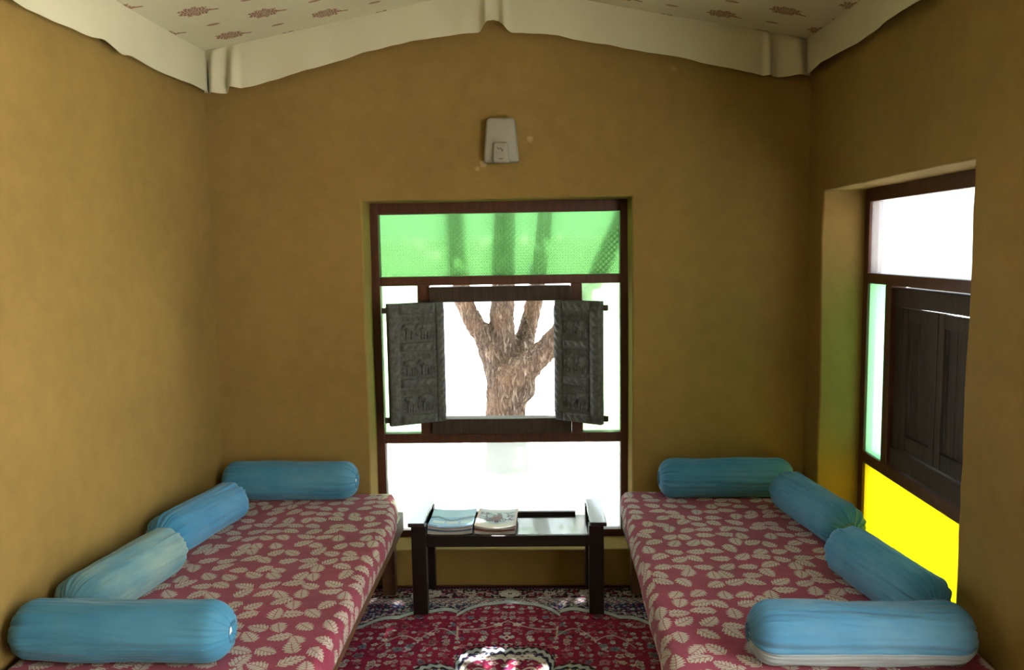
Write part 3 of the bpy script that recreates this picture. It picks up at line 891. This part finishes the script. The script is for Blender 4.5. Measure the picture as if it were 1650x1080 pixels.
# ------------------------------------------------------------------ bolsters
def bolster(p0, p1, R_, label, mat, seed, roll=0, seam=None, pucker=(1, 1), bend=0, lift=0):
    a, b = Vector((*p0, 0)), Vector((*p1, 0))
    Lb = (b - a).length; ang = math.atan2((b - a).y, (b - a).x)
    rnd_ = random.Random(seed)
    na, nl = 150, 84
    n_pl = [rnd_.randint(15, 19), rnd_.randint(15, 19)]
    phs = [rnd_.random() * 6 for _ in range(6)]
    Re = .068        # rounding of the ends
    prof = []        # (axial, radius, end weight, side)
    hl = Lb / 2
    def half(side):
        out = []
        for k in range(0, 10):          # gathered mouth in towards the cord
            q = k / 9; out.append((hl - .010 - .012 * (1 - q) ** 2 + .010 * q, .011 + (R_ - Re) * q ** 1.0, 1.0))
        for k in range(1, 13):
            t = k / 12 * P2
            out.append((hl - Re + Re * math.cos(t), R_ - Re + Re * math.sin(t), 1 - .45 * k / 12))
        for k in range(1, 17):
            q = k / 17; out.append((hl - Re - q * (hl - Re), R_ * (1 + .012 * math.sin(q * 3)), .55 * (1 - q) ** 3.2))
        return [(side * x, r, w_, side) for x, r, w_ in out]
    left = half(-1); right = half(1)
    prof = left + [(0, R_ * 1.012, 0, 1)] + list(reversed(right))
    V = []
    for (x, r, w_, side) in prof:
        n = n_pl[0 if side < 0 else 1]; pk = pucker[0 if side < 0 else 1]
        for i in range(na):
            th = 2 * math.pi * i / na
            tt = th + .5 * noise.noise(Vector((math.cos(th) * 2, math.sin(th) * 2, seed + side)))
            pl = (abs(math.sin(n * tt / 2 + phs[0])) - .55) * .6 + .5 * math.sin((n * 1.7 // 1) * tt + phs[1]) * .5
            amp = .0125 * pk * w_ * min(1, (r / R_) * 1.8)
            c, s_ = math.cos(th), math.sin(th)
            nz = noise.noise(Vector((x * 5, c * 1.3, s_ * 1.3 + seed * 7))) * .006 + noise.noise(Vector((x * 4 + 9, c * 6, s_ * 6 + seed * 3))) * .0030
            # long diagonal pulls in the cloth
            wr = abs(noise.noise(Vector((x * 7 + c * 2, c * 5 + x * 4, s_ * 5 + seed * 5)))) * .006
            rr = r + pl * amp + (nz - wr) * (r / R_)
            ax = x + (pl * .004 * w_ if r < R_ * .7 else 0)
            y, z = rr * c, rr * s_
            zf = -R_ * .90
            if z < zf: y *= 1 + (zf - z) * 1.2; z = zf - (zf - z) * .15       # flattened where it lies
            z -= bend * (ax / hl) ** 2
            V.append((ax, y, z))
    Fq = []
    m_ = len(prof)
    for j in range(m_ - 1):
        for i in range(na):
            p, q = j * na + i, j * na + (i + 1) % na
            Fq.append((p, p + na, q + na, q))
    Fq.append(tuple(range(na))); Fq.append(tuple((m_ - 1) * na + i for i in reversed(range(na))))
    o = pyd('bolster', V, Fq, mat)
    o.location = ((a.x + b.x) / 2, (a.y + b.y) / 2, BED_Z + R_ * .912 + .003 + lift)
    o.rotation_euler = (0, 0, ang)
    for sd_ in (-1, 1):              # drawn mouth with its cord
        def knot(p, q):
            th = p * 2 * math.pi; ph = (q - .5) * math.pi
            r = .015 * math.cos(ph) * (1 + .18 * math.sin(5 * th + seed))
            return (sd_ * (hl - .013 + .008 * math.sin(ph)), r * math.cos(th), r * math.sin(th) * .7)
        kn = gridmesh('drawstring_mouth', 20, 9, knot, M['cord'], o, closed_u=True)
        if sd_ < 0: kn.data.flip_normals()
        kn['label'] = 'white drawstring mouth at the gathered end'
    if seam is not None:
        pts = []
        for k in range(50):
            x = -hl + Re * .8 + (2 * hl - 1.6 * Re) * k / 49
            i = int(round(seam / (2 * math.pi) * na)) % na
            jb = min(range(m_), key=lambda j: abs(V[j * na + i][0] - x) + (0 if .7 * R_ < prof[j][1] else 9))
            pts.append(Vector(V[jb * na + i]) * 1.0)
        # keep distinct points only
        pp = [pts[0]]
        for p in pts[1:]:
            if (p - pp[-1]).length > 1e-4: pp.append(p)
        tube('seam', pp, .0016, mat, o, 6)
    tag(o, label, 'bolster', 'blue bolsters on the beds')
    return o
BL = (.042, .20, .36); PALE = (.20, .31, .32)
mats_b = [bolster_mat('blue_cotton', BL, PALE, .25), bolster_mat('blue_cotton_bright', (.046, .22, .43), PALE, .2),
          bolster_mat('blue_cotton_faded', (.085, .23, .31), (.22, .33, .31), .85), bolster_mat('blue_cotton_deep', (.040, .20, .36), (.12, .27, .34), .3),
          bolster_mat('blue_cotton_panel', (.050, .185, .34), PALE, .2, (-2.45, .42, (.27, .34, .38)))]
RF, RM, RN = .0885, .086, .083
bolster((-1.455, 3.668), (-.832, 3.650), RF, 'blue bolster against the back wall on the left bed', mats_b[0], 1)
bolster((-1.400, 2.885), (-1.300, 3.400), RM, 'bright blue bolster against the left wall, next to the bolster under the back wall', mats_b[1], 2)
bolster((-1.402, 2.300), (-1.320, 2.825), RM, 'faded grey-blue bolster against the left wall, second from the viewer', mats_b[2], 3)
bolster((-1.482, 2.180), (-.858, 2.168), RN, 'blue bolster across the near end of the left bed, its gathered end to the aisle', mats_b[3], 4, seam=math.pi * 1.06)
bolster((.540, 3.650), (1.138, 3.655), RF, 'blue bolster against the back wall on the right bed', mats_b[0], 5)
bolster((1.055, 3.500), (1.135, 2.945), RM, 'blue bolster below the green side pane, leaning to the right wall', mats_b[3], 6)
bolster((1.045, 2.805), (1.125, 2.290), RM, 'blue bolster in front of the yellow pane on the right bed', mats_b[1], 7)
bolster((.560, 2.155), (1.155, 2.145), RN, 'blue bolster with a pale lower panel across the near end of the right bed', mats_b[4], 8, seam=math.pi * 1.09)

# ------------------------------------------------------------------ bench with magazines
bx0, bx1, by0, by1 = -.562, .279, 3.435, 3.762
bn = empty('bench', ((bx0 + bx1) / 2, (by0 + by1) / 2, 0))
def bb(nm, lo, hi, bev=.003, mat=None):
    o_ = bn.location
    return box(nm, (lo[0] - o_.x, lo[1] - o_.y, lo[2]), (hi[0] - o_.x, hi[1] - o_.y, hi[2]), mat or M['bench_wood'], bn, bev)
RZ = .0145
for x0 in (bx0 + .004, bx1 - .068):
    for y0 in (by0 + .002, by1 - .052):
        bb('leg', (x0, y0, RZ), (x0 + .064, y0 + .05, .412))
for x0 in (bx0 - .008, bx1 - .064):
    bb('arm_rail', (x0, by0 - .012, .412), (x0 + .072, by1 + .002, .430), .004, M['bench_top'])
for x0 in (bx0 + .014, bx1 - .042):
    bb('side_panel', (x0 + .012, by0 + .052, .31), (x0 + .030, by1 - .052, .412))
bb('front_apron', (bx0 + .068, by0 + .006, .318), (bx1 - .068, by0 + .028, .368))
bb('back_apron', (bx0 + .068, by1 - .030, .318), (bx1 - .068, by1 - .010, .358))
bb('seat', (bx0 + .045, by0 + .028, .346), (bx1 - .045, by1 - .030, .362), .002, M['bench_top'])
bb('back_ledge', (bx0 + .068, by1 - .029, .358), (bx1 - .112, by1 - .008, .377), .002)
tag(bn, 'low dark brown wooden bench with raised arm rails under the window', 'bench')
SEAT = .3625

def magazine(x0, x1, y0, y1, z0, th, curl, rz, paint, label, seed):
    root = empty('magazine', ((x0 + x1) / 2, (y0 + y1) / 2, z0), rz)
    wd, dp = x1 - x0, y1 - y0
    nu, nv = 70, 80
    def cz(a, b):
        return curl * ((2 * a - 1) ** 2) * (.55 + .45 * (1 - b)) + .002 * math.sin(b * 5 + seed)
    base_lift = .002
    def top(a, b): return ((a - .5) * wd, (b - .5) * dp, th + cz(a, b) + base_lift)
    cov = gridmesh('cover', nu, nv, top, M['cover'], root)
    ca = cov.data.color_attributes.new('Col', 'FLOAT_COLOR', 'POINT')
    cols = []
    for j in range(nv):
        for i in range(nu): cols += list(paint(i / (nu - 1), j / (nv - 1))) + [1]
    ca.data.foreach_set('color', cols)
    sm = cov.modifiers.new('card', 'SOLIDIFY'); sm.thickness = .0008; sm.offset = -1
    n, nb, m_ = 36, 20, .0015
    V, Fq = [], []
    for lay in (0, 1):
        for j in range(nb):
            for i in range(n):
                a, b = i / (n - 1), j / (nb - 1)
                V.append(((a - .5) * (wd - 2 * m_), (b - .5) * (dp - 2 * m_), max(.0006, cz(a, b) * .9) if lay == 0 else th + cz(a, b) + base_lift - .0024))
    k = n * nb
    for j in range(nb - 1):
        for i in range(n - 1):
            p = j * n + i
            Fq += [(p, p + n, p + n + 1, p + 1), (k + p, k + p + 1, k + p + n + 1, k + p + n)]
    rim = [i for i in range(n)] + [j * n + n - 1 for j in range(1, nb)] + [(nb - 1) * n + i for i in range(n - 2, -1, -1)] + [j * n for j in range(nb - 2, 0, -1)]
    for p, q in zip(rim, rim[1:] + rim[:1]): Fq.append((p, q, k + q, k + p))
    pg = pyd('pages', V, Fq, M['paper'], root, False)
    bm = bmesh.new(); bm.from_mesh(pg.data); bmesh.ops.recalc_face_normals(bm, faces=bm.faces); bm.to_mesh(pg.data); bm.free()
    tag(root, label, 'magazine')
    return root
def fb(x, y, s): return noise.fractal(Vector((x * s, y * s, s)), 1.0, 2.0, 4) * .5
def paint_sky(a, b):
    n = fb(a * 2, b * 5, 1.7)
    c = np.array((.20, .47, .76)) * (1 + n * .5)
    if b > .62: c = np.array((.40, .68, .90)) + n * .12
    rid = .56 + .06 * math.sin(a * 9) + .1 * fb(a, .3, 4)
    if rid - .10 < b < rid: c = np.array((.05, .17, .26)) * (1 + n)
    for k in range(3):
        if .08 + k * .31 < a < .08 + k * .31 + .26 and .24 < b < .38: c = np.array((.55, .74, .80)) * (1 - .12 * (k == 1))
    if b < .10: c = np.array((.05, .16, .36))
    return np.clip(c, 0, 1)
def paint_white(a, b):
    n = fb(a * 3, b * 3, 2.3)
    c = np.array((.50, .60, .70)) * (1 + n * .4)
    if a < .06 or a > .93: c = np.array((.62, .52, .50))
    d = abs((a - .5) - .4 * (b - .55)); 
    if .06 < a < .93:
        if .35 < b < .8 and abs(n) < .10: c = np.array((.16, .14, .22))
        if d < .12 and .4 < b < .62: c = np.array((.22, .12, .16))
        if (a - .5) ** 2 + (b - .36) ** 2 < .004: c = np.array((.05, .03, .10))
        if b < .22 + .10 * abs(a - .5) * 2: c = np.array((.74, .70, .68))
        if b > .86: c = np.array((.62, .70, .76))
    return np.clip(c, 0, 1)
def paint_plain(col):
    return lambda a, b: np.array(col)
magazine(-.494, -.296, 3.463, 3.712, SEAT, .014, .008, .02, paint_plain((.08, .2, .42)), 'blue-edged magazine underneath the pale blue one, left on the bench', 1)
magazine(-.490, -.292, 3.462, 3.710, SEAT + .0200, .011, .012, .0, paint_sky, 'pale blue magazine with three white boxes on its cover, left on the bench', 2)
magazine(-.284, -.104, 3.463, 3.705, SEAT, .013, .008, -.02, paint_plain((.30, .10, .07)), 'red-brown edged magazine underneath the white one, middle of the bench', 3)
magazine(-.282, -.102, 3.468, 3.712, SEAT + .0205, .009, .014, -.035, paint_white, 'white and grey magazine with curled cover, middle of the bench', 4)

# ------------------------------------------------------------------ white unit on the back wall
def rounded(name, prof, d0, d1, rim, mat, parent, bulge=.0):
    """prof: outline (x,z); extruded from y=d0 (wall) to d1, with a rounded front rim"""
    n = len(prof); cx = sum(p[0] for p in prof) / n; cz = sum(p[1] for p in prof) / n
    rings = []
    for k in range(9):
        if k == 0: y, s_ = d0, 0.0
        else:
            t = (k - 1) / 7 * P2; y, s_ = d1 + rim - rim * math.sin(t), rim * (1 - math.cos(t))
        ring = []
        for (x, z) in prof:
            v = Vector((x - cx, z - cz)); l = v.length; v = v * max(0.0, (l - s_) / l)
            ring.append((cx + v.x, y, cz + v.y))
        rings.append(ring)
    for q in (.7, .4, .12):
        rings.append([(cx + (x - cx) * q, y - bulge * (1 - q * q), cz + (z - cz) * q) for (x, y, z) in rings[8]])
    V = [p for r in rings for p in r]; Fq = []
    for k in range(len(rings) - 1):
        for i in range(n): Fq.append((k * n + i, (k + 1) * n + i, (k + 1) * n + (i + 1) % n, k * n + (i + 1) % n))
    Fq.append(tuple((len(rings) - 1) * n + i for i in range(n))); Fq.append(tuple(reversed(range(n))))
    o = pyd(name, V, Fq, mat, parent)
    bm = bmesh.new(); bm.from_mesh(o.data); bmesh.ops.recalc_face_normals(bm, faces=bm.faces); bm.to_mesh(o.data); bm.free()
    return o
def outline(w0, w1, z0, z1, rb, rt):
    pts = []
    for (cx, cz, r, a0) in ((w0 / 2 - rb, z0 + rb, rb, -90), (w1 / 2 - rt, z1 - rt, rt, 0), (-w1 / 2 + rt, z1 - rt, rt, 90), (-w0 / 2 + rb, z0 + rb, rb, 180)):
        for k in range(9):
            t = math.radians(a0 + 90 * k / 8); pts.append((cx + r * math.cos(t), cz + r * math.sin(t)))
    return pts
wu = empty('wall_dispenser', (-.150, D - .002, 2.085))
rounded('casing', outline(.157, .132, -.098, .097, .012, .022), .0, -.058, .018, M['white_plastic'], wu, .006)
fx = rounded('front_unit', outline(.073, .064, -.104, -.014, .008, .010), -.05, -.085, .010, M['white_plastic'], wu, .003)
rounded('mark', outline(.006, .004, -.010, .010, .0015, .0015), -.0, -.001, .0005, M['grey_ink'], fx)
mk = fx.children[0]; mk.location = (.004, -.0980, -.048); mk.rotation_euler = (0, math.radians(-35), 0)
m2 = rounded('mark', outline(.020, .020, -.002, .002, .001, .001), 0, -.001, .0005, M['grey_ink'], fx)
m2.location = (.000, -.0970, -.088)
m3 = rounded('mark', outline(.004, .003, -.007, .007, .001, .001), 0, -.001, .0005, M['grey_ink'], fx)
m3.location = (-.010, -.0980, -.043); m3.rotation_euler = (0, math.radians(-50), 0)
tag(wu, 'white plastic dispenser with rounded corners and small front box, high on the back wall', 'dispenser')

# ------------------------------------------------------------------ tree outside, far wall
def make_tree():
    TY = 6.25
    chains = [
        [((-.24, 0, -.25), .19), ((-.25, 0, .15), .150), ((-.255, 0, .33), .150), ((-.235, 0, .50), .165), ((-.215, 0, .64), .17)],
        [((-.25, 0, .55), .14), ((-.325, .02, .74), .105), ((-.40, .03, .92), .085), ((-.51, .04, 1.08), .075), ((-.575, .05, 1.24), .072), ((-.60, .1, 1.55), .07), ((-.62, .2, 2.0), .065), ((-.72, .4, 2.7), .055), ((-1.1, .6, 3.6), .04), ((-1.5, .8, 4.4), .02)],
        [((-.24, .05, .65), .13), ((-.265, .08, .90), .095), ((-.270, .10, 1.1), .097), ((-.262, .12, 1.25), .092), ((-.25, .2, 1.6), .085), ((-.22, .3, 2.2), .075), ((-.1, .5, 3.0), .06), ((.1, .7, 4.0), .045), ((.2, .7, 5.0), .02)],
        [((-.14, .12, .74), .12), ((-.09, .2, .92), .075), ((-.045, .26, 1.08), .07), ((-.005, .30, 1.25), .066), ((.06, .45, 1.7), .06), ((.12, .6, 2.3), .055), ((.4, 1.0, 3.3), .04), ((.8, 1.4, 4.2), .02)],
        [((-.18, -.04, .60), .15), ((-.06, -.06, .73), .105), ((.07, -.08, .85), .085), ((.17, -.10, .97), .078), ((.30, -.12, 1.14), .072), ((.42, -.12, 1.35), .068), ((.62, -.1, 1.8), .06), ((.9, 0, 2.6), .05), ((1.4, .2, 3.5), .035), ((1.9, .4, 4.2), .02)],
        [((-.16, -.05, .50), .11), ((-.07, -.08, .58), .085), ((-.025, -.09, .60), .05)],
    ]
    V, Fq = [], []
    seg = 14
    for ch in chains:
        pts = []
        for (p, r), (p2, r2) in zip(ch, ch[1:]):
            for k in range(6): pts.append((Vector(p).lerp(Vector(p2), k / 6), r + (r2 - r) * k / 6))
        pts.append((Vector(ch[-1][0]), ch[-1][1]))
        b0 = len(V)
        for k, (p, r) in enumerate(pts):
            d = (pts[min(k + 1, len(pts) - 1)][0] - pts[max(k - 1, 0)][0]).normalized()
            a = Vector((1, 0, 0)) - d * d.x; a.normalize(); b = d.cross(a)
            for i in range(seg):
                t = 2 * math.pi * i / seg; V.append(p + (a * math.cos(t) + b * math.sin(t)) * r)
        for k in range(len(pts) - 1):
            for i in range(seg):
                Fq.append((b0 + k * seg + i, b0 + k * seg + (i + 1) % seg, b0 + (k + 1) * seg + (i + 1) % seg, b0 + (k + 1) * seg + i))
        Fq.append(tuple(b0 + i for i in reversed(range(seg)))); Fq.append(tuple(b0 + (len(pts) - 1) * seg + i for i in range(seg)))
    tmp = pyd('trunk_tmp', V, Fq, None)
    rm = tmp.modifiers.new('r', 'REMESH'); rm.mode = 'VOXEL'; rm.voxel_size = .016
    s1 = tmp.modifiers.new('s', 'SMOOTH'); s1.iterations = 6; s1.factor = .5
    dg = bpy.context.evaluated_depsgraph_get(); dg.update()
    me = bpy.data.meshes.new_from_object(tmp.evaluated_get(dg))
    bpy.data.objects.remove(tmp)
    nrm = [v.normal.copy() for v in me.vertices]
    for v, n in zip(me.vertices, nrm):
        p = v.co.copy()
        q = Vector((p.x * 22, p.y * 22, p.z * 5)) + noise.noise_vector(p * 6) * 1.2
        rg = 1 - abs(noise.noise(q)) * 2.2
        kn = noise.noise(p * 8) * .018 * max(0, 1 - abs(p.z - .6) / .35)
        v.co = p + n * (.011 * (rg - .5) + .006 * noise.noise(p * 40) + kn)
    me.polygons.foreach_set('use_smooth', [True] * len(me.polygons)); me.materials.clear()
    root = empty('tree', (0, TY, 0))
    tr = link('trunk', me, M['bark'], root)
    # foliage, spread past the branches to shade the ground outside the window
    rnd_ = random.Random(5)
    tips = [Vector((-1.5, .8, 4.4)), Vector((.2, .7, 5.0)), Vector((.8, 1.4, 4.2)), Vector((1.9, .4, 4.2)), Vector((-1.0, .6, 3.5)), Vector((.1, .7, 4.0)), Vector((1.2, .2, 3.3)), Vector((-.2, 1.8, 4.8)), Vector((-.3, -.2, 3.9)), Vector((.6, 0, 3.9))]
    gaps = GAPS
    V, Fq = [], []
    for k in range(34000):
        t = rnd_.choice(tips)
        p = t + Vector((rnd_.gauss(0, 1.5), rnd_.gauss(1.2, 1.7), rnd_.gauss(0, .42)))
        if p.z < 2.55: continue
        wp = p + Vector((0, TY, 0))
        skip = False
        for (q, r) in gaps:
            dv = wp - Vector(q); al = dv.dot(-SUN_TRAVEL)
            if al > 0 and (dv + SUN_TRAVEL * al).length < r: skip = True; break
        if skip: continue
        d = Vector((rnd_.gauss(0, 1), rnd_.gauss(0, 1), rnd_.gauss(-.3, .7))).normalized(); s_ = d.orthogonal().normalized()
        s_ = (s_ * math.cos(k) + d.cross(s_) * math.sin(k)); L_ = rnd_.uniform(.11, .19); w_ = L_ * .26
        n = d.cross(s_) * L_ * .1
        b0 = len(V)
        V += [p, p + d * L_ * .5 + s_ * w_, p + d * L_, p + d * L_ * .5 - s_ * w_, p + d * L_ * .5 + n]
        Fq += [(b0, b0 + 1, b0 + 4), (b0 + 1, b0 + 2, b0 + 4), (b0 + 2, b0 + 3, b0 + 4), (b0 + 3, b0, b0 + 4)]
    fo = pyd('foliage', V, Fq, M['leaf'], root); fo['kind'] = 'stuff'
    tag(root, 'rough-barked tree forking into four thick limbs outside the open shutters', 'tree')
GAPS = [((-.19, 3.005, .01), .070), ((.035, 3.475, .36), .06), ((-.04, 3.47, .36), .055), ((.02, 3.62, .01), .06), ((.16, 3.60, .01), .05), ((-.62, 3.70, .2), .06), ((-.18, 3.45, .38), .04), ((-.62, 3.60, .45), .10), ((-.60, 3.40, .45), .05)]  # lines toward the sun kept free of leaves to place sun patches
make_tree()

cw = tag(box('compound_wall', (-16, 21.0, -.2), (16, 21.25, 1.9), M['outer_wall'], None, .02), 'pale whitewashed boundary wall far behind the tree', 'wall')
bp = tag(tube('blue_post', [(-.10, 20.9, -.15), (-.10, 20.9, .5), (-.10, 20.9, 1.2)], .07, M['blue_paint'], None, 12), 'thin blue post standing before the far boundary wall', 'post')
